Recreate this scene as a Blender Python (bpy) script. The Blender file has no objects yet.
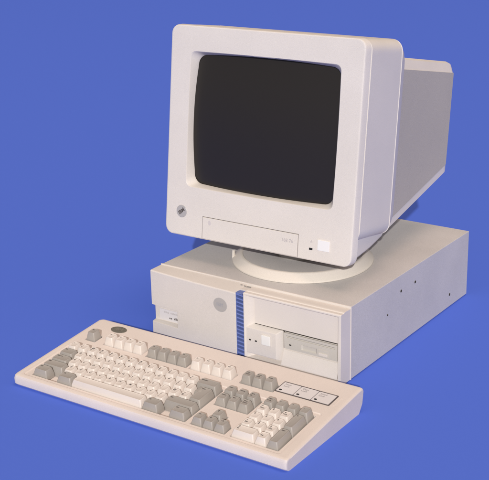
import bpy, bmesh, math, random
from mathutils import Vector, Matrix
random.seed(7)
S = bpy.context.scene
C = S.collection
PI = math.pi

# ------------------------------------------------------------------ materials
def mat(name, col, rough=.45, spec=.35, speckle=.0, bump=.0, nscale=900, mottle=.03, coat=0):
    m = bpy.data.materials.new(name); m.use_nodes = True
    nt = m.node_tree; N = nt.nodes; L = nt.links
    b = N['Principled BSDF']
    b.inputs['Roughness'].default_value = rough
    b.inputs['Specular IOR Level'].default_value = spec
    if coat: b.inputs['Coat Weight'].default_value = coat
    tc = N.new('ShaderNodeTexCoord')
    n1 = N.new('ShaderNodeTexNoise'); n1.inputs['Scale'].default_value = 9; n1.inputs['Detail'].default_value = 5
    L.new(tc.outputs['Object'], n1.inputs['Vector'])
    n2 = N.new('ShaderNodeTexNoise'); n2.inputs['Scale'].default_value = nscale; n2.inputs['Detail'].default_value = 2
    L.new(tc.outputs['Object'], n2.inputs['Vector'])
    def mr(src, a, lo, hi):
        r = N.new('ShaderNodeMapRange'); r.inputs['From Min'].default_value = a; r.inputs['From Max'].default_value = 1-a
        r.inputs['To Min'].default_value = lo; r.inputs['To Max'].default_value = hi
        L.new(src, r.inputs['Value']); return r.outputs['Result']
    a = mr(n1.outputs['Fac'], .3, 1-mottle, 1+mottle); c = mr(n2.outputs['Fac'], .3, 1-speckle, 1+speckle)
    mu = N.new('ShaderNodeMath'); mu.operation = 'MULTIPLY'; L.new(a, mu.inputs[0]); L.new(c, mu.inputs[1])
    v = N.new('ShaderNodeVectorMath'); v.operation = 'SCALE'; v.inputs[0].default_value = col[:3]
    L.new(mu.outputs[0], v.inputs['Scale']); L.new(v.outputs['Vector'], b.inputs['Base Color'])
    L.new(mr(n1.outputs['Fac'], .3, rough-.05, rough+.05), b.inputs['Roughness'])
    if bump:
        bp = N.new('ShaderNodeBump'); bp.inputs['Strength'].default_value = bump; bp.inputs['Distance'].default_value = .0004
        L.new(n2.outputs['Fac'], bp.inputs['Height']); L.new(bp.outputs['Normal'], b.inputs['Normal'])
    return m
M = dict(
 mon=mat('monitor_plastic', (.715,.662,.605), .42, .35, .055, .35, 1000, .035),
 pc=mat('pc_plastic', (.665,.615,.575), .45, .3, .055, .35, 1000, .045),
 metal=mat('case_paint', (.565,.540,.530), .42, .4, .12, .6, 1200, .06),
 bay=mat('bay_plastic', (.70,.645,.60), .45, .3, .04, .3, 1000, .035),
 floppy=mat('floppy_plastic', (.56,.525,.48), .45, .3, .03, .2),
 kb=mat('keyboard_plastic', (.71,.635,.592), .42, .35, .055, .3, 1100, .04),
 keyw=mat('white_key', (.70,.64,.60), .42, .35, .02, .1),
 keyg=mat('grey_key', (.36,.335,.312), .42, .35, .03, .1),
 ink=mat('dark_ink', (.10,.085,.08), .6, .2),
 faint=mat('faint_ink', (.45,.42,.42), .6, .2),
 black=mat('black_plastic', (.02,.02,.02), .5, .3),
 dark=mat('dark_gap', (.05,.045,.04), .8, .1),
 oval=mat('badge_metal', (.42,.40,.39), .35, .4, .06, .2, 2000),
 ovalk=mat('keyboard_badge', (.14,.13,.11), .4, .4, .3, .2, 900),
 white=mat('white_button', (.83,.815,.80), .35, .4, 0, 0, 900, .01),
 label=mat('paper_label', (.68,.65,.66), .6, .2, .02),
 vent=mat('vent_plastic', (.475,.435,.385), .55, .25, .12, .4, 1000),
 blue=mat('blue_plastic', (.13,.18,.44), .4, .4, .05),
 under=mat('underside', (.30,.28,.27), .6, .2),
)
g = bpy.data.materials.new('crt_glass'); g.use_nodes = True
b = g.node_tree.nodes['Principled BSDF']
b.inputs['Base Color'].default_value = (.022,.019,.0165,1); b.inputs['Roughness'].default_value = .36
b.inputs['Specular IOR Level'].default_value = .32
M['glass'] = g
bl = bpy.data.materials.new('blue_backdrop'); bl.use_nodes = True
b = bl.node_tree.nodes['Principled BSDF']
b.inputs['Base Color'].default_value = (.091,.168,.695,1); b.inputs['Roughness'].default_value = 1
b.inputs['Specular IOR Level'].default_value = 0
M['floor'] = bl

# ------------------------------------------------------------------ helpers
def link(name, me, m, parent=None):
    o = bpy.data.objects.new(name, me); C.objects.link(o)
    ms = m if isinstance(m, (list, tuple)) else [m]
    if not me.materials:
        for k in ms: me.materials.append(M[k] if isinstance(k, str) else k)
    if parent: o.parent = parent
    return o
def smooth(me, ang=35):
    me.polygons.foreach_set('use_smooth', [True]*len(me.polygons))
    me.set_sharp_from_angle(angle=math.radians(ang)); me.update()
def tomesh(bm, name='m', ang=35):
    bmesh.ops.recalc_face_normals(bm, faces=bm.faces)
    me = bpy.data.meshes.new(name); bm.to_mesh(me); bm.free(); smooth(me, ang); return me
def hexa(bm, lo, hi, mi=0):
    """box between corner tuples; hi/lo = (x,y,z)"""
    x0,y0,z0 = lo; x1,y1,z1 = hi
    v = [bm.verts.new(p) for p in ((x0,y0,z0),(x1,y0,z0),(x1,y1,z0),(x0,y1,z0),(x0,y0,z1),(x1,y0,z1),(x1,y1,z1),(x0,y1,z1))]
    for f in ((0,3,2,1),(4,5,6,7),(0,1,5,4),(1,2,6,5),(2,3,7,6),(3,0,4,7)):
        q = bm.faces.new([v[i] for i in f]); q.material_index = mi
    return v
def frustum(bm, A, B):
    """hexahedron from front rect A=(x0,x1,z0,z1,y) to back rect B"""
    v = []
    for (x0,x1,z0,z1,y) in (A,B):
        v += [bm.verts.new(p) for p in ((x0,y,z0),(x1,y,z0),(x1,y,z1),(x0,y,z1))]
    for f in ((0,1,2,3),(7,6,5,4),(0,4,5,1),(1,5,6,2),(2,6,7,3),(3,7,4,0)): bm.faces.new([v[i] for i in f])
def prism(bm, prof, x0, x1):
    """profile in (y,z) extruded along x"""
    a = [bm.verts.new((x0,y,z)) for y,z in prof]; b = [bm.verts.new((x1,y,z)) for y,z in prof]
    n = len(prof); bm.faces.new(a); bm.faces.new(b[::-1])
    for i in range(n): bm.faces.new((a[i], b[i], b[(i+1)%n], a[(i+1)%n]))
def loft(bm, loops, cap0=True, cap1=True, closed=False):
    vs = [[bm.verts.new(p) for p in lp] for lp in loops]; n = len(vs[0])
    rng = range(len(vs)) if closed else range(len(vs)-1)
    for k in rng:
        a, b = vs[k], vs[(k+1)%len(vs)]
        for i in range(n): bm.faces.new((a[i], a[(i+1)%n], b[(i+1)%n], b[i]))
    if cap0 and not closed: bm.faces.new(vs[0])
    if cap1 and not closed: bm.faces.new(vs[-1][::-1])
    return vs
def rr(x0, x1, z0, z1, r, n=6):
    """rounded rectangle, list of (u,v)"""
    out = []
    for cx, cz, a0 in ((x1-r,z1-r,0),(x0+r,z1-r,90),(x0+r,z0+r,180),(x1-r,z0+r,270)):
        for i in range(n+1):
            a = math.radians(a0+90*i/n); out.append((cx+r*math.cos(a), cz+r*math.sin(a)))
    return out
def build(name, bm, m, parent=None, cuts=(), bevel=0, seg=2, ang=35, bang=30):
    """bm -> object, with optional boolean cuts (bmeshes) and bevel baked in"""
    bmesh.ops.recalc_face_normals(bm, faces=bm.faces)
    me = bpy.data.meshes.new(name); bm.to_mesh(me); bm.free()
    o = link(name, me, m, parent)
    if cuts or bevel:
        tmp = []
        for cb in cuts:
            bmesh.ops.recalc_face_normals(cb, faces=cb.faces)
            cm = bpy.data.meshes.new('cut'); cb.to_mesh(cm); cb.free()
            co = bpy.data.objects.new('cut', cm); C.objects.link(co); tmp.append(co)
            co.matrix_world = Matrix.Identity(4)
            md = o.modifiers.new('b', 'BOOLEAN'); md.object = co; md.operation = 'DIFFERENCE'; md.solver = 'EXACT'
        par = o.parent; o.parent = None
        if bevel:
            md = o.modifiers.new('v', 'BEVEL'); md.width = bevel; md.segments = seg; md.limit_method = 'ANGLE'
            md.angle_limit = math.radians(bang); md.use_clamp_overlap = True
        dg = bpy.context.evaluated_depsgraph_get(); dg.update()
        nm = bpy.data.meshes.new_from_object(o.evaluated_get(dg))
        o.modifiers.clear(); o.data = nm; o.parent = par
        for t in tmp: bpy.data.objects.remove(t)
    smooth(o.data, ang)
    par = o.parent; o.parent = None
    md = o.modifiers.new('w', 'WEIGHTED_NORMAL'); md.keep_sharp = True; md.weight = 80
    dg = bpy.context.evaluated_depsgraph_get(); dg.update()
    nm = bpy.data.meshes.new_from_object(o.evaluated_get(dg)); o.modifiers.clear(); o.data = nm; o.parent = par
    return o
def thing(name, label, cat, mw):
    o = bpy.data.objects.new(name, None); C.objects.link(o); o.matrix_world = mw
    o['label'] = label; o['category'] = cat; return o
fcache = {}
def text_bm(bm, txt, size, mtx, mi=0, align='CENTER', bold=0.0):
    key = (txt, size, align, bold)
    if key not in fcache:
        cu = bpy.data.curves.new('t', 'FONT'); cu.body = txt; cu.size = size; cu.align_x = align; cu.align_y = 'CENTER'
        cu.resolution_u = 2; cu.offset = bold
        o = bpy.data.objects.new('t', cu); C.objects.link(o)
        dg = bpy.context.evaluated_depsgraph_get(); dg.update()
        fcache[key] = bpy.data.meshes.new_from_object(o.evaluated_get(dg)); bpy.data.objects.remove(o)
    me = fcache[key]
    vs = [bm.verts.new(mtx @ v.co) for v in me.vertices]
    for p in me.polygons:
        try: f = bm.faces.new([vs[i] for i in p.vertices]); f.material_index = mi
        except ValueError: pass
FRONT = Matrix(((1,0,0,0),(0,0,-1,0),(0,1,0,0),(0,0,0,1)))      # text plane facing -y
def fr(x, y, z, rot=0): return Matrix.Translation((x,y,z)) @ FRONT @ Matrix.Rotation(rot, 4, 'Z')
def disc(bm, cx, y, cz, r, rz, th, n=32, mi=0):
    lo = [[(cx+k*r*math.cos(2*PI*i/n), yy, cz+k*rz*math.sin(2*PI*i/n)) for i in range(n)] for k, yy in ((1,y),(1,y-th*.6),(.93,y-th))]
    loft(bm, lo)
    for f in bm.faces: f.material_index = mi

# ------------------------------------------------------------------ setting
bm = bmesh.new()
X = 60
vs = [bm.verts.new(p) for p in ((-X,-X,0),(X,-X,0),(X,X,0),(-X,X,0))]; bm.faces.new(vs)
o = link('ground_backdrop', tomesh(bm), 'floor'); o['kind'] = 'structure'

# ------------------------------------------------------------------ computer case
W, D, H, F = .3622, .4521, .1211, .030
pc = thing('desktop_computer', 'flat beige desktop computer case with blue vent strip and floppy drive, under the monitor', 'computer', Matrix.Identity(4))
bm = bmesh.new(); hexa(bm, (0,F,.0015), (W,D,H))
build('metal_cover', bm, 'metal', pc, bevel=.0012)
bm = bmesh.new()
# folded lip at the joint of cover and bezel
lp = [[(x,y,z) for x,z in ((-.0006,.001),(W+.0008,.001),(W+.0008,H+.0008),(-.0006,H+.0008))] for y in (F-.0012, F+.0014)]
loft(bm, lp); build('cover_lip', bm, 'bay', pc, bevel=.0005)
# screws and holes on the side
for y, z in ((.192,.093),(.242,.0925),(.3786,.0246),(.147,.067)):
    bm = bmesh.new()
    r = .0017 if z != .067 else .0011
    lo = [[(W+dx, y+k*r*math.cos(2*PI*i/14), z+k*r*math.sin(2*PI*i/14)) for i in range(14)] for k, dx in ((1.5,.0002),(1.2,.0007),(1,.0007),(.9,.0003))]
    loft(bm, lo); ob = build('screw', bm, 'dark', pc)

# left door panel of the bezel: bulges a little towards the vent strip, top slopes down
bm = bmesh.new()
XL = .1736
secs = []
for i in range(13):
    t = i/12; x = XL*t
    yb = -.0035*math.sin(PI*min(1,t*1.0)*.75)            # shallow bulge
    zt = H-.0012 - .0042*t
    secs.append([(x, F-.0014, .002), (x, yb+.002, .002), (x, yb, .006), (x, yb, zt-.0015), (x, yb+.0015, zt), (x, F-.0014, H-.0008)])
loft(bm, secs)
c1 = bmesh.new(); prism(c1, [(-.03,.0235),(.0085,.031),(.0085,.0592),(-.03,.0592)], -.02, .0548)
build('door_panel', bm, 'pc', pc, [c1], bevel=.0007, bang=40)
# model label in the finger pocket
bm = bmesh.new(); hexa(bm, (.0105,.0074,.0325), (.0535,.0087,.052))
build('model_label', bm, 'label', pc)
lb = [o for o in pc.children if o.name.startswith('model_label')][0]
def strokes(bm, x0, x1, z, h, y, n, th=.0006, gaps=()):
    # print too small to read: a row of little upright marks
    w = (x1-x0)/n
    for i in range(n):
        if i in gaps: continue
        xa = x0+i*w; hh = h*random.choice((.75,1,1,.6))
        hexa(bm, (xa+w*.10,y-.0001,z), (xa+w*.10+th,y,z+hh)); hexa(bm, (xa+w*.55,y-.0001,z), (xa+w*.55+th,y,z+hh))
        hexa(bm, (xa+w*.10+th,y-.0001,z+hh*.4), (xa+w*.55,y,z+hh*.4+th))
bm = bmesh.new(); strokes(bm, .020, .0515, .0455, .0034, .0073, 12, .0005, gaps=(4,))
build('printed_line', bm, 'faint', lb)
bm = bmesh.new(); strokes(bm, .030, .0525, .0365, .0042, .0073, 7, .0009, gaps=(2,))
build('printed_line', bm, 'ink', lb)
bm = bmesh.new()
# round badge
cx, cz, cy = .1432, .0895, -.0022
disc(bm, cx, cy, cz, .0135, .0122, .0014)
bg = build('round_badge', bm, 'oval', pc)
bm = bmesh.new(); text_bm(bm, 'IBM', .0085, fr(cx, cy-.0018, cz))
link('emblem', tomesh(bm), mat('badge_print', (.36,.36,.40), .5), bg)

# blue louvred vent strip
bm = bmesh.new(); hexa(bm, (.1738,.008,.005), (.1860,.0160,.1160))
vs_ = build('vent_strip', bm, mat('blue_gap_shade', (.02,.03,.13), .5), pc)  # back plate coloured near black as painted shade between the louvres
bm = bmesh.new()
nf = 17
for i in range(nf):
    z = .0075 + i*(.1130-.0075)/(nf-1)
    lo = []
    for x, y in ((.1729,-.0025),(.1866,-.0025),(.1866,.0058),(.1729,.0058)):
        lo.append((x,y,z))
    t = .0025
    a = [(.1740,-.0022,z-.0002),(.1852,.0012,z-.0036),(.1852,.0090,z-.0036),(.1740,.0090,z-.0002)]
    b2 = [(x,y,zz+t) for x,y,zz in a]
    loft(bm, [a, b2])
build('louvre', bm, 'blue', vs_, bevel=.0004)
bm = bmesh.new(); hexa(bm, (.1738,-.0025,.1150), (.1858,.0100,.1166)); hexa(bm, (.1738,-.0025,.0035), (.1858,F-.002,.0055))
hexa(bm, (.1737,-.0027,.0036), (.1746,.0070,.1171))
build('strip_frame', bm, 'blue', vs_, bevel=.0003)

bm = bmesh.new(); hexa(bm, (.1734,.0102,.1000), (.1864,F-.0016,.1181)); build('strip_backing', bm, 'pc', pc, bevel=.0004)
# right frame of the bezel
bm = bmesh.new()
prof = [(F-.0014,.0015),(.001,.0015),(0,.003),(0,.1165),(.0012,.1180),(.0075,.1180),(.0078,.1172),(.0092,.1172),(.0095,.1186),(.014,.1192),(F-.0014,.1185)]
prism(bm, prof, .1861, W)
c1 = bmesh.new(); frustum(c1, (.1886-.0016,.3572+.0004,.0085,.1146,-.001), (.1990,.3535,.0115,.1116,.0121))
build('bezel_frame', bm, 'bay', pc, [c1], bevel=.0006, bang=38)
# lower step of the recess
bm = bmesh.new(); prism(bm, [(.0119,.0095),(.0030,.0095),(.0030,.012),(.0108,.034),(.0119,.034)], .2535, .3537)
build('lower_panel', bm, 'bay', pc, bevel=.0005)
# bay covers
bm = bmesh.new(); hexa(bm, (.2002,.0100,.0662), (.3522,.0119,.1100))
build('bay_cover', bm, 'bay', pc, bevel=.0006)
bm = bmesh.new(); hexa(bm, (.1995,.0116,.0640), (.3528,.01195,.0657)); build('gap_line', bm, 'dark', pc)
# power panel
bm = bmesh.new(); frustum(bm, (.1888,.2455,.0175,.0605,.0015), (.1884,.2525,.0125,.0650,.0119))
pp = build('power_panel', bm, 'bay', pc, bevel=.0008)
bm = bmesh.new(); hexa(bm, (.2178,.0009,.0362), (.2362,.0020,.0552)); build('button_rim', bm, 'pc', pp, bevel=.0004)
bm = bmesh.new(); hexa(bm, (.2192,-.0006,.0378), (.2350,.0020,.0538)); build('power_button', bm, 'white', pp, bevel=.0008)
for x in (.1948, .2062):
    bm = bmesh.new(); hexa(bm, (x,.0006,.0392), (x+.0034,.002,.0414)); build('indicator_light', bm, 'black', pp, bevel=.0003)
# floppy drive
bm = bmesh.new(); hexa(bm, (.2555,.0085,.0372), (.3512,.0119,.0632))
c1 = bmesh.new(); hexa(c1, (.2600,.004,.0560), (.3468,.0112,.0590))
c2 = bmesh.new(); frustum(c2, (.2870,.3150,.0410,.0500,.0080), (.2890,.3130,.0425,.0490,.0105))
fd = build('floppy_drive', bm, 'floppy', pc, [c1, c2], bevel=.0005)
bm = bmesh.new(); hexa(bm, (.2600,.0098,.0562), (.3468,.0103,.0588)); build('disk_slot', bm, 'floppy', fd)
bm = bmesh.new(); hexa(bm, (.2600,.0091,.0584), (.3468,.0096,.0590)); build('slot_shadow', bm, mat('slot_grey', (.25,.24,.21), .6), fd)
bm = bmesh.new(); hexa(bm, (.3190,.0066,.0405), (.3345,.0088,.0450)); build('eject_button', bm, 'bay', fd, bevel=.0005)
bm = bmesh.new(); hexa(bm, (.2655,.0079,.0440), (.2692,.0088,.0458)); build('indicator_light', bm, 'black', fd)
bm = bmesh.new(); hexa(bm, (.3178,.0078,.0392), (.3360,.0087,.0500)); build('button_plate', bm, 'floppy', fd, bevel=.0004)
bm = bmesh.new(); hexa(bm, (.2533,.0114,.0362), (.2552,.01195,.0640)); build('gap_line', bm, 'dark', pc)
# little moulded slots along the top and bottom of the bezel
bm = bmesh.new()
for x in (.166,.172,.1775,.182,): hexa(bm, (x,.0215,.1183), (x+.0035,.0235,.12025 if x<.17 else .1196))
build('top_slot', bm, 'under', pc)
bm = bmesh.new()
for x, w in ((.318,.004),(.3235,.002),(.327,.002),(.335,.003),(.346,.003)): hexa(bm, (x,-.0004,.0035), (x+w,.001,.0062))
build('bottom_slot', bm, 'under', pc)
for x in (.02,.335):
    for y in (.05,.42):
        bm = bmesh.new(); hexa(bm, (x,y,0), (x+.015,y+.015,.0016)); build('foot', bm, 'black', pc)

# ------------------------------------------------------------------ monitor
tilt, yawm = .1219, .0197
mw = Matrix.Translation((.1577,.0757,.161)) @ Matrix.Rotation(yawm, 4, 'Z')
mo = thing('crt_monitor', 'bulky beige monitor with dark blank screen on round swivel base atop the computer case', 'monitor', mw)
TM = Matrix.Rotation(-tilt, 4, 'X')        # tilt back: top goes +y
def tb(name, bm, m, parent=mo, **k):
    o = build(name, bm, m, parent, **k)
    if parent is mo: o.data.transform(TM)
    else: o.data.transform(TM)
    return o
CX = -.0032
def sec(y, hw, z0, z1, r, n=6): return [(x+CX, y, z) for x, z in rr(-hw, hw, z0, z1, r, n)]
# opening loops (bowed sides), same vertex count as rr with n=6 after resampling
def resample(poly, N):
    L = [0]; P = poly+[poly[0]]
    for a, b_ in zip(P, P[1:]): L.append(L[-1]+math.dist(a, b_))
    out = []; j = 0
    for i in range(N):
        t = L[-1]*i/N
        while L[j+1] < t: j += 1
        u = (t-L[j])/max(1e-9, L[j+1]-L[j]); out.append(tuple(P[j][k]*(1-u)+P[j+1][k]*u for k in range(2)))
    return out
def bowed(x0, x1, z0, z1, r, bow, N=500):
    """rounded rectangle with bowed sides, sampled by angle round its centre"""
    base = rr(x0, x1, z0, z1, r, 10); pts = resample(base, N)
    cx, cz, hx, hz = (x0+x1)/2, (z0+z1)/2, (x1-x0)/2, (z1-z0)/2
    out = []
    for x, z in pts:
        u, v = (x-cx)/hx, (z-cz)/hz
        out.append((x+bow*u*(1-v*v), z+bow*.8*v*(1-u*u)))
    # start at angle 0
    return out
def ang_loop(poly, cx, cz, N=360):
    """resample a star shaped loop at equal angles so that loops bridge cleanly"""
    out = []
    A = [(math.atan2(z-cz, x-cx)) for x, z in poly]; n = len(poly)
    for i in range(N):
        t = -PI + 2*PI*(i+.5)/N; d = (math.cos(t), math.sin(t)); best = None
        for k in range(n):
            p, q = poly[k], poly[(k+1)%n]
            ex, ez = q[0]-p[0], q[1]-p[1]; den = d[0]*ez-d[1]*ex
            if abs(den) < 1e-12: continue
            s = ((p[0]-cx)*ez-(p[1]-cz)*ex)/den; u = ((p[0]-cx)*d[1]-(p[1]-cz)*d[0])/den
            if s > 0 and -1e-6 <= u <= 1+1e-6: best = s if best is None else max(best, s)
        out.append((cx+best*d[0], cz+best*d[1]))
    return out
OX, OZ = CX, .195
def L3(poly, y): return [(x, y, z) for x, z in ang_loop(poly, OX, OZ)]
ZT = .3475
loops = [
 L3(bowed(-.1335,.1290,.0902,.3005,.014,.0050), .0150),
 L3(bowed(-.1345,.1300,.0905,.3015,.013,.0045), .0110),
 L3(bowed(-.1400,.1352,.0860,.3055,.009,.0015), .0012),
 L3(bowed(-.1412,.1366,.0848,.3068,.009,.0012), .0000),
 L3(rr(-.1745+CX,.1745+CX,.0020,ZT-.003,.0120,10), .0000),
 L3(rr(-.1775+CX,.1775+CX,.0003,ZT-.0008,.0140,10), .0012),
 L3(rr(-.1788+CX,.1788+CX,.0000,ZT,.0150,10), .0040),
 L3(rr(-.1805+CX,.1805+CX,.0000,ZT+.0004,.0160,10), .0140),
 L3(rr(-.1780+CX,.1780+CX,.0015,ZT-.001,.0150,10), .0150),
 L3(rr(-.1700+CX,.1700+CX,.0060,ZT-.006,.0150,10), .0150),
]
bm = bmesh.new(); loft(bm, loops, cap0=False, cap1=False)
tb('front_bezel', bm, 'mon', ang=32)
# glass
bm = bmesh.new(); NX, NZ = 36, 30
vv = []
for j in range(NZ+1):
    row = []
    for i in range(NX+1):
        u, v = -1+2*i/NX, -1+2*j/NZ
        row.append(bm.verts.new((CX+u*.141, .0185-.0125*(1-u*u*.5-v*v*.5)*1.0, .196+v*.114)))
    vv.append(row)
for j in range(NZ):
    for i in range(NX): bm.faces.new((vv[j][i], vv[j][i+1], vv[j+1][i+1], vv[j+1][i]))
tb('screen_glass', bm, 'glass')
# upper shell: side walls behind the bezel
bm = bmesh.new()
def ring(hw, zb, zt, r, y): return L3(rr(-hw+CX, hw+CX, zb, zt, r, 10), y)
R0 = .016
def shell(y, hw, zt, zb, r=.018): return ring(hw, zb, zt, r, y)
SL = lambda y: .0385-.00005*(y-.015)/.001*1.0
loops = [shell(.0152,.1765,.3458,.0392,.015), shell(.0165,.1808,.3470,.0372,.017), shell(.060,.1812,.3462,.0362,.018), shell(.1160,.1812,.3442,.0345,.019), shell(.1170,.1820,.3443,.0338,.019), shell(.1178,.1817,.3440,.0341,.019),
         shell(.1185,.1806,.3430,.0350,.020), shell(.132,.1778,.3385,.0385,.022), shell(.140,.1755,.3330,.0420,.024), shell(.1435,.1690,.3260,.0480,.026)]
loft(bm, loops, cap0=False); tb('upper_shell', bm, 'mon', ang=25)
# lower shell / belly with sloping underside
bm = bmesh.new()
secs = []
for y, hw, z0, z1 in ((.0155,.172,.0050,.060),(.030,.1725,.0075,.060),(.075,.1715,.0165,.060),(.122,.168,.0275,.060),(.134,.164,.036,.060)):
    secs.append([(x, y, z) for x, z in rr(-hw+CX, hw+CX, z0, z1, .006, 4)])
loft(bm, secs); tb('lower_shell', bm, 'mon')
# rear housing
bm = bmesh.new()
def rear(y, hw, zb, zt, c=.0165): # chamfered section
    return [(CX+s*x, y, z) for s, x, z in (
        (1,hw-.013,zt),(1,hw-.0055,zt-.003),(1,hw,zt-.018),(1,hw,zb+.0040),(1,hw-.003,zb+.0005),(1,hw-.016,zb-.001),
        (-1,hw-.016,zb-.001),(-1,hw-.003,zb+.0005),(-1,hw,zb+.0040),(-1,hw,zt-.018),(-1,hw-.0055,zt-.003),(-1,hw-.013,zt))]
ys = [(.130,.1645,.0275,.3155),(.145,.1640,.0320,.3150),(.366,.1592,.0989,.2995),(.373,.1588,.1010,.2970),(.3775,.1575,.1030,.2930),(.380,.1540,.1060,.2875)]
loft(bm, [rear(*a) for a in ys]); rh = tb('rear_housing', bm, 'mon', ang=20)
# vented side grilles on the rear housing
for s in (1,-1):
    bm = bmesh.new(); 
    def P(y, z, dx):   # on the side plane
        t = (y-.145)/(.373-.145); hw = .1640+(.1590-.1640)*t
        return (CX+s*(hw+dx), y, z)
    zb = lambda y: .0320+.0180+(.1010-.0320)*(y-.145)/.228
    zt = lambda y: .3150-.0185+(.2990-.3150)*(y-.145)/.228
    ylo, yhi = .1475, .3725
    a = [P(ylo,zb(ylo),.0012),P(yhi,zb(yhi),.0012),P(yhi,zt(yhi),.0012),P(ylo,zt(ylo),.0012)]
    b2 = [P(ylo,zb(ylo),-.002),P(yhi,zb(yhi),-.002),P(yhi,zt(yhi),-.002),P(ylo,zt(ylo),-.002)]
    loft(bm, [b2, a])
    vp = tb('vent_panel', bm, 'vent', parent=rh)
# control flap with hairline gap
bm = bmesh.new()
fx0, fx1, fz0, fz1 = -.1050, .0800, .0012, .0388
t = .0007
for lo, hi in (((fx0,-.0003,fz1-t),(fx1,.0004,fz1)),): hexa(bm, lo, hi)
fl = tb('flap_gap', bm, mat('hairline', (.13,.11,.10), .7))
bm = bmesh.new()
hexa(bm, (fx0,-.0003,fz0),(fx0+.0005,.0004,fz1-t)); tb('side_gap', bm, mat('soft_hairline', (.30,.27,.26), .7))
bm = bmesh.new(); hexa(bm, (fx1-.0009,-.0003,fz0),(fx1,.0004,fz1-t))
tb('side_gap', bm, bpy.data.materials['soft_hairline'])
bm = bmesh.new(); frustum(bm, (fx0+.0012,fx1-.0016,fz0+.001,fz1-.0014,-.0009), (fx0+.0007,fx1-.0011,fz0,fz1-.0009,.0004))
fp = tb('control_flap', bm, 'mon', bevel=.0003)
bm = bmesh.new(); text_bm(bm, '168 76', .0078, fr(.0600,-.00105,.0252), bold=.0001)
tb('printed_mark', bm, mat('pale_print', (.50,.46,.455), .6), parent=fp)
bm = bmesh.new(); lo = [[(-.0900+k*.0032*math.cos(2*PI*i/16), y, .0300+k*.0042*math.sin(2*PI*i/16)) for i in range(16)] for k, y in ((1,-.0008),(.9,-.0011))]
loft(bm, lo); tb('embossed_mark', bm, mat('emboss', (.61,.56,.545), .5), parent=fp)
# round badge
bm = bmesh.new(); disc(bm, -.1480, 0.0005, .0412, .0105, .0105, .0013)
bd = tb('round_badge', bm, 'oval')
bm = bmesh.new(); text_bm(bm, 'IBM', .0085, fr(-.1480,-.0010,.0412, math.radians(40)), bold=.0003)
e = link('emblem', tomesh(bm), 'ink', bd); e.data.transform(TM)
# led and power button
bm = bmesh.new(); hexa(bm, (.1000,-.0006,.0172), (.1062,.001,.0206)); tb('indicator_light', bm, 'black', bevel=.0004)
bm = bmesh.new(); hexa(bm, (.1135,-.0004,.0172), (.1380,.001,.0378)); tb('button_rim', bm, 'mon', bevel=.0003)
bm = bmesh.new(); hexa(bm, (.1155,-.0020,.0190), (.1362,.001,.0360)); tb('power_button', bm, 'white', bevel=.0008)
bm = bmesh.new(); text_bm(bm, 'O', .0055, fr(.1035,-.0002,.0300)); hexa(bm, (.1032,-.0003,.0296),(.1038,-.0001,.0330))
e = link('power_symbol', tomesh(bm), mat('pale_symbol', (.50,.46,.46), .6), mo); e.data.transform(TM)
# swivel base (untilted), stands on case top
inv = mw.inverted()
bc = Vector((.1875,.1735,H)); 
def W2(p): return tuple(inv @ Vector(p))
def circ(r, z, n=96): return [W2((bc.x+r*math.cos(2*PI*i/n), bc.y+r*math.sin(2*PI*i/n), H+z)) for i in range(n)]
bm = bmesh.new()
loft(bm, [circ(.1175,.0004),circ(.1180,.0012),circ(.1180,.0030),circ(.1168,.0042),circ(.1060,.0128),circ(.1035,.0138),circ(.1010,.0138),circ(.1000,.0132),circ(.0990,.0120)])
sb = build('swivel_base', bm, 'mon', mo, ang=28)
bm = bmesh.new()
loft(bm, [circ(.045,.0120),circ(.047,.024),circ(.070,.040),circ(.085,.048)])
build('swivel_neck', bm, 'under', mo)  # darker tone than the shell stands in for shade under the monitor
bm = bmesh.new(); loft(bm, [circ(.1000,.0100),circ(.0998,.0126),circ(.0500,.0128),circ(.0400,.0128)]); build('shaded_plateau', bm, 'metal', sb)  # top of the base, monitor's shade put in as a greyer colour
bm = bmesh.new()
v0 = Vector((.0895, .1110, H))
vs8 = [W2(p) for p in ((v0.x-.0015,v0.y-.002,H+.0008),(v0.x+.002,v0.y-.002,H+.0008),(v0.x+.002,v0.y+.003,H+.0008),(v0.x-.0015,v0.y+.003,H+.0008))]
vt8 = [W2(p) for p in ((v0.x-.0005,v0.y-.002,H+.0165),(v0.x+.002,v0.y-.002,H+.0165),(v0.x+.002,v0.y+.003,H+.0165),(v0.x-.0005,v0.y+.003,H+.0165))]
loft(bm, [vs8, vt8]); build('stop_tab', bm, 'mon', sb, bevel=.0005)

# ------------------------------------------------------------------ keyboard
KW, KD, hf, hb = .4950, .211, .0179, .0373
kmw = Matrix.Translation((-.066,-.2586,0)) @ Matrix.Rotation(.0086, 4, 'Z')
kb = thing('keyboard', 'wide beige keyboard with pale and grey keys lying in front of the computer case', 'keyboard', kmw)
sl = (hb-hf)/KD; sa = math.atan(sl)
zp = lambda y: hf+sl*y
bm = bmesh.new()
secs = []
def kprof(x, e):
    # e: inset from the side (rounded ends)
    return [(x,.004+e,.0),(x,.0005+e,.0035),(x,0+e,.0120),(x,.0022+e,zp(0)-.0010-e*.4),(x,.0065+e,zp(.0065)-e*.5),
            (x,KD-.008-e,zp(KD-.008)-e*.5),(x,KD-.0025-e,zp(KD)-.0020-e*.5),(x,KD-e,zp(KD)-.007),(x,KD-.003-e,.012),(x,KD-.012-e,.0)]
for x, e in ((0,.0042),(.0010,.0014),(.0030,.0005),(.006,0),(KW-.006,0),(KW-.0030,.0005),(KW-.0010,.0014),(KW,.0042)): secs.append(kprof(x, e))
loft(bm, secs)
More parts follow.
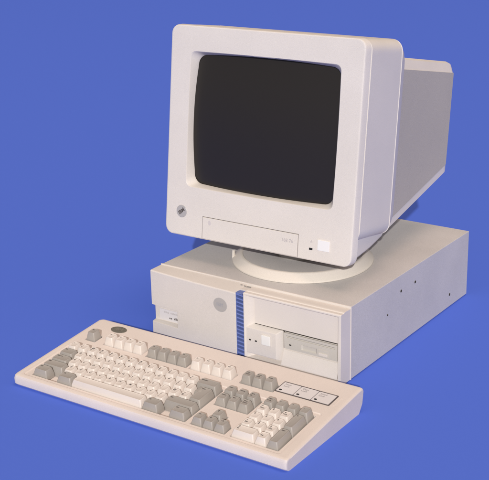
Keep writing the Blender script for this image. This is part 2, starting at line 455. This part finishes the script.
# local plate frame: (u along x, v along slope, w normal)
KP = Matrix.Translation((0,0,hf)) @ Matrix.Rotation(sa, 4, 'X')
def cutbox(x0, x1, v0, v1, d, r=.0015, top=.02):
    c = bmesh.new(); lo = []
    for w, k in ((-d, .0006), (0, 0), (top, 0)):
        lo.append([tuple(KP @ Vector((x, y, w))) for x, y in rr(x0+k, x1-k, v0+k, v1-k, r, 3)])
    loft(c, lo); return c
U = .01935
X0, XN, XP, UN = .0262, .3268, .3945, .0192
rows = [.0255, .0445, .0635, .0825, .1020]; FR = .1480
wells = [cutbox(.0135,.4790,.0085,.1200,.0014,.004),
 cutbox(X0-.0015,X0+15*U+.0015,rows[0]-.0105,rows[4]+.0110,.0075),
 cutbox(XN-.0012,XN+3*UN+.0012,rows[3]-.0105,rows[4]+.0110,.0075),
 cutbox(XN-.0012,XN+3*UN+.0012,rows[0]-.0105,rows[0]+.0095,.0075),
 cutbox(XN+UN-.0008,XN+2*UN+.0008,rows[0]+.009,rows[1]+.0105,.0075),
 cutbox(XP-.0012,XP+4*UN+.0014,rows[0]-.0105,rows[4]+.0110,.0075),
 cutbox(X0-.0012,X0+U+.0012,FR-.0108,FR+.0108,.0075)]
FG = [.0640, .1505, .2342]
for fx in FG: wells.append(cutbox(fx-.0012,fx+4*U+.0012,FR-.0108,FR+.0108,.0075))
wells.append(cutbox(XN-.0012,XN+3*UN+.0012,FR-.0108,FR+.0108,.0075))
kc = build('keyboard_case', bm, 'kb', kb, wells, bevel=.0005, bang=35)
# keys
mkw, mkg, mki = M['keyw'], M['keyg'], M['ink']
def make_key(name, cx, cy, w, h, mtl, txt='', hgt=.0092, sub='', size=.0052, lobe=False):
    bm = bmesh.new()
    g_ = .0006; hw, hh = w/2-g_, h/2-g_
    tx, ty = min(.0032, hw*.35), .0030          # taper
    def lp(k, z, r, oy=0, ex=0): return [(x, y+oy, z) for x, y in rr(-hw+tx*k+ex, hw-tx*k-ex, -hh+ty*k+ex, hh-ty*k*.55-ex, r, 3)]
    sy = .0006
    loft(bm, [lp(0,-.0066,.0010), lp(0,-.0030,.0010), lp(.12,.0005,.0014), lp(.80,hgt-.0012,.0020,sy), lp(.95,hgt-.0002,.0020,sy), lp(1.12,hgt,.0018,sy),
              lp(1.25,hgt-.0002,.0016,sy), lp(1.6,hgt-.00055,.0014,sy)])
    if lobe:
        q = lambda k, z: [(x, y, z) for x, y in rr(-hw-.25*U+tx*k, -hw+.008, .0006+ty*k, hh-ty*k*.55, .0014, 3)]
        loft(bm, [q(0,-.0066), q(0,-.0030), q(.12,.0005), q(.80,hgt-.0016), q(.95,hgt-.0006), q(1.2,hgt-.0004)])
    for f in bm.faces: f.material_index = 0
    x0 = -hw+tx+.0009; 
    if txt:
        lines = txt.split('\n')
        for i, t in enumerate(lines):
            z = hgt-.0002
            sz = size
            if len(t) > 1: sz = .0030 if len(t) < 5 else .0026
            yy = hh-ty*.6-.0026 - i*(.0042 if sz < .004 else .0052)
            text_bm(bm, t, sz, Matrix.Translation((x0+.0006, yy, z)), mi=1, align='LEFT', bold=.00012)
    # dished sculpt by row: tilt
    me = bpy.data.meshes.new(name)
    bmesh.ops.recalc_face_normals(bm, faces=[f for f in bm.faces if f.material_index == 0])
    bm.to_mesh(me); bm.free(); smooth(me, 30)
    me.materials.append(mtl); me.materials.append(mki)
    o = bpy.data.objects.new(name, me); C.objects.link(o); o.parent = kb
    jit = Matrix.Rotation(random.uniform(-.012,.012), 4, 'Z') @ Matrix.Rotation(random.uniform(-.01,.01), 4, 'Y') if w < .03 else Matrix.Identity(4)
    o.matrix_local = KP @ Matrix.Translation((cx, cy, random.uniform(-.0002,.0002))) @ jit
    return o
def rowk(items, y, x, hg, pitch=U):
    for it in items:
        w, txt, kind = it[:3]
        if kind:
            nm = it[3] if len(it) > 3 else 'key'
            make_key(nm, x+w*pitch/2, y, w*pitch, U, mkg if kind == 'g' else mkw, txt, hg)
        x += w*pitch
Wt = lambda s: [(1, c, 'w') for c in s]
# heights follow the dished profile
HG = [.0088,.0084,.0086,.0098,.0112]; HF = .0128
rowk([(1.5,'Ctrl','g'),(1,'',''),(1.5,'Alt','g'),(7,'','w','space_bar'),(1.5,'Alt','g'),(1,'',''),(1.5,'Ctrl','g')], rows[0], X0, HG[0])
rowk([(2.25,'Shift','g')]+[(1,c,'w') for c in ('Z','X','C','V','B','N','M','<\n,','>\n.','?\n/')]+[(2.75,'Shift','g')], rows[1], X0, HG[1])
rowk([(1.75,'Caps Lock','g')]+Wt('ASDFGHJKL')+[(1,':\n;','w'),(1,'@\n\'','w'),(1,'~\n#','w')], rows[2], X0, HG[2])
rowk([(1.5,'Tab','g')]+Wt('QWERTYUIOP')+[(1,'{\n[','w'),(1,'}\n]','w')], rows[3], X0, HG[3])
rowk([(1,'~\n`','w')]+[(1,c,'w') for c in ('!\n1','@\n2','#\n3','$\n4','%\n5','^\n6','&\n7','*\n8','(\n9',')\n0','_\n-','+\n=')]+[(2,'Backspace','g')], rows[4], X0, HG[4])
rowk([(1,'Esc','g')], FR, X0, HF)
for i in range(12):
    make_key('function_key', FG[i//4]+(i%4+.5)*U, FR, U, U, mkg if 4 <= i < 8 else mkw, 'F%d' % (i+1), HF)
rowk([(1,'Print\nScreen','g'),(1,'Scroll\nLock','g'),(1,'Pause','g')], FR, XN, HF, UN)
rowk([(1,'Insert','g'),(1,'Home','g'),(1,'Page\nUp','g')], rows[4], XN, HG[4], UN)
rowk([(1,'Delete','g'),(1,'End','g'),(1,'Page\nDown','g')], rows[3], XN, HG[3], UN)
rowk([(1,'',''),(1,'\u2191','g')], rows[1], XN, HG[1], UN)
rowk([(1,'\u2190','g'),(1,'\u2193','g'),(1,'\u2192','g')], rows[0], XN, HG[0], UN)
rowk([(1,'Num\nLock','g'),(1,'/','g'),(1,'*','g'),(1,'-','g')], rows[4], XP, HG[4], UN)
rowk([(1,'7\nHome','w'),(1,'8','w'),(1,'9\nPgUp','w')], rows[3], XP, HG[3], UN)
rowk([(1,'4','w'),(1,'5','w'),(1,'6','w')], rows[2], XP, HG[2], UN)
rowk([(1,'1\nEnd','w'),(1,'2','w'),(1,'3\nPgDn','w')], rows[1], XP, HG[1], UN)
rowk([(2,'0\nIns','w'),(1,'.\nDel','w')], rows[0], XP, HG[0], UN)
make_key('enter_key', X0+14.375*U, (rows[2]+rows[3])/2, 1.25*U, 2*U-.0003, mkg, 'Enter', HG[3], lobe=True)
make_key('key', XP+3.5*UN, (rows[2]+rows[3])/2, UN, 2*U-.0003, mkg, '+', HG[3])
make_key('enter_key', XP+3.5*UN, (rows[0]+rows[1])/2, UN, 2*U-.0003, mkg, 'Enter', HG[1])
# space bar: broad rounded bar, already tapered
# indicator panel
def kbox(bm, x0, x1, v0, v1, w0, w1):
    loft(bm, [[tuple(KP @ Vector((x,y,w))) for x, y in rr(x0,x1,v0,v1,min(.0012,(x1-x0)*.45),3)] for w in (w0, w1)])
px0, px1, pv0, pv1 = .3850, .4760, .1420, .1715
bm = bmesh.new(); kbox(bm, px0, px1, pv0, pv1, -.0005, .0006)
ip = build('indicator_panel', bm, mat('panel_border', (.10,.085,.085), .5), kb)
cw = (px1-px0-.0045)/3
for i, t in enumerate(('Num\nLock','Caps\nLock','Scroll\nLock')):
    a = px0+.0016+i*(cw+.0006)
    bm = bmesh.new(); kbox(bm, a, a+cw-.0004, pv0+.0018, pv1-.0022, .0003, .0009)
    ce = build('indicator_label', bm, 'label', ip)
    bm = bmesh.new()
    for j, s in enumerate(t.split('\n')):
        text_bm(bm, s, .0050, KP @ Matrix.Translation((a+.0040, pv1-.0070-j*.0050, .00105)), align='LEFT')
    link('printed_words', tomesh(bm), mat('grey_print', (.22,.20,.21), .6), ce)
    bm = bmesh.new(); kbox(bm, a+.0030, a+.0075, pv0+.0045, pv0+.0075, .0008, .0013); build('indicator_light', bm, 'black', ce)
# oval badge
bm = bmesh.new(); bx, bv = .0545, .1885
lo = [[tuple(KP @ Vector((bx+k*.0150*math.cos(2*PI*i/40), bv+k*.0095*math.sin(2*PI*i/40), w))) for i in range(40)] for k, w in ((1,-.0003),(1,.0006),(.94,.0010))]
loft(bm, lo); ob = build('oval_badge', bm, 'ovalk', kb)
bm = bmesh.new(); text_bm(bm, 'IBM', .0095, KP @ Matrix.Translation((bx,bv,.00115)), bold=.0002)
link('emblem', tomesh(bm), mat('badge_letters', (.22,.20,.17), .4), ob)
# ridge right of the indicator panel
bm = bmesh.new(); kbox(bm, .4805, .4818, .1450, .1700, -.0004, .0006); build('moulded_ridge', bm, 'kb', kb)

# ------------------------------------------------------------------ camera
f, cx, cy, cz, pit, yaw, roll = 1152.4832, 1.152, -1.3676, .7729, -.3273, .6125, -.0214
fw = Vector((-math.sin(yaw)*math.cos(pit), math.cos(yaw)*math.cos(pit), math.sin(pit)))
r = Vector((math.cos(yaw), math.sin(yaw), 0)); u = r.cross(fw)
r2 = r*math.cos(roll)+u*math.sin(roll); u2 = -r*math.sin(roll)+u*math.cos(roll)
cam = bpy.data.cameras.new('camera'); co = bpy.data.objects.new('camera', cam); C.objects.link(co)
mm = Matrix.Identity(4)
for i in range(3): mm[i][0] = r2[i]; mm[i][1] = u2[i]; mm[i][2] = -fw[i]; mm[i][3] = (cx,cy,cz)[i]
co.matrix_world = mm
cam.sensor_width = 36; cam.sensor_fit = 'HORIZONTAL'; cam.lens = 36*f/489; cam.clip_start = .05; cam.clip_end = 500
S.camera = co

# ------------------------------------------------------------------ light
w = bpy.data.worlds.new('World'); S.world = w; w.use_nodes = True
bg = w.node_tree.nodes['Background']; bg.inputs['Color'].default_value = (1,.925,.82,1); bg.inputs['Strength'].default_value = .30
def lamp(name, az, el, d, size, E, col):
    """az measured from the front (-y) towards +x; E = irradiance/pi on a facing surface"""
    a, e_ = math.radians(az), math.radians(el)
    v = Vector((math.sin(a)*math.cos(e_), -math.cos(a)*math.cos(e_), math.sin(e_)))
    l = bpy.data.lights.new(name, 'AREA'); l.shape = 'DISK'; l.size = size; l.color = col
    l.energy = PI*PI*d*d*E
    o = bpy.data.objects.new(name, l); C.objects.link(o); o.location = v*d
    o.rotation_euler = (-v).to_track_quat('-Z', 'Y').to_euler(); return o
lamp('key_lamp', 31.5, 24, 120, 1.8, .98, (1,.965,.92))
lamp('overhead_lamp', 120, 78, 120, 70, .36, (1,.70,.55))
S.view_settings.view_transform = 'Standard'; S.view_settings.look = 'None'; S.view_settings.exposure = 0; S.view_settings.gamma = 1
S.render.engine = 'CYCLES'
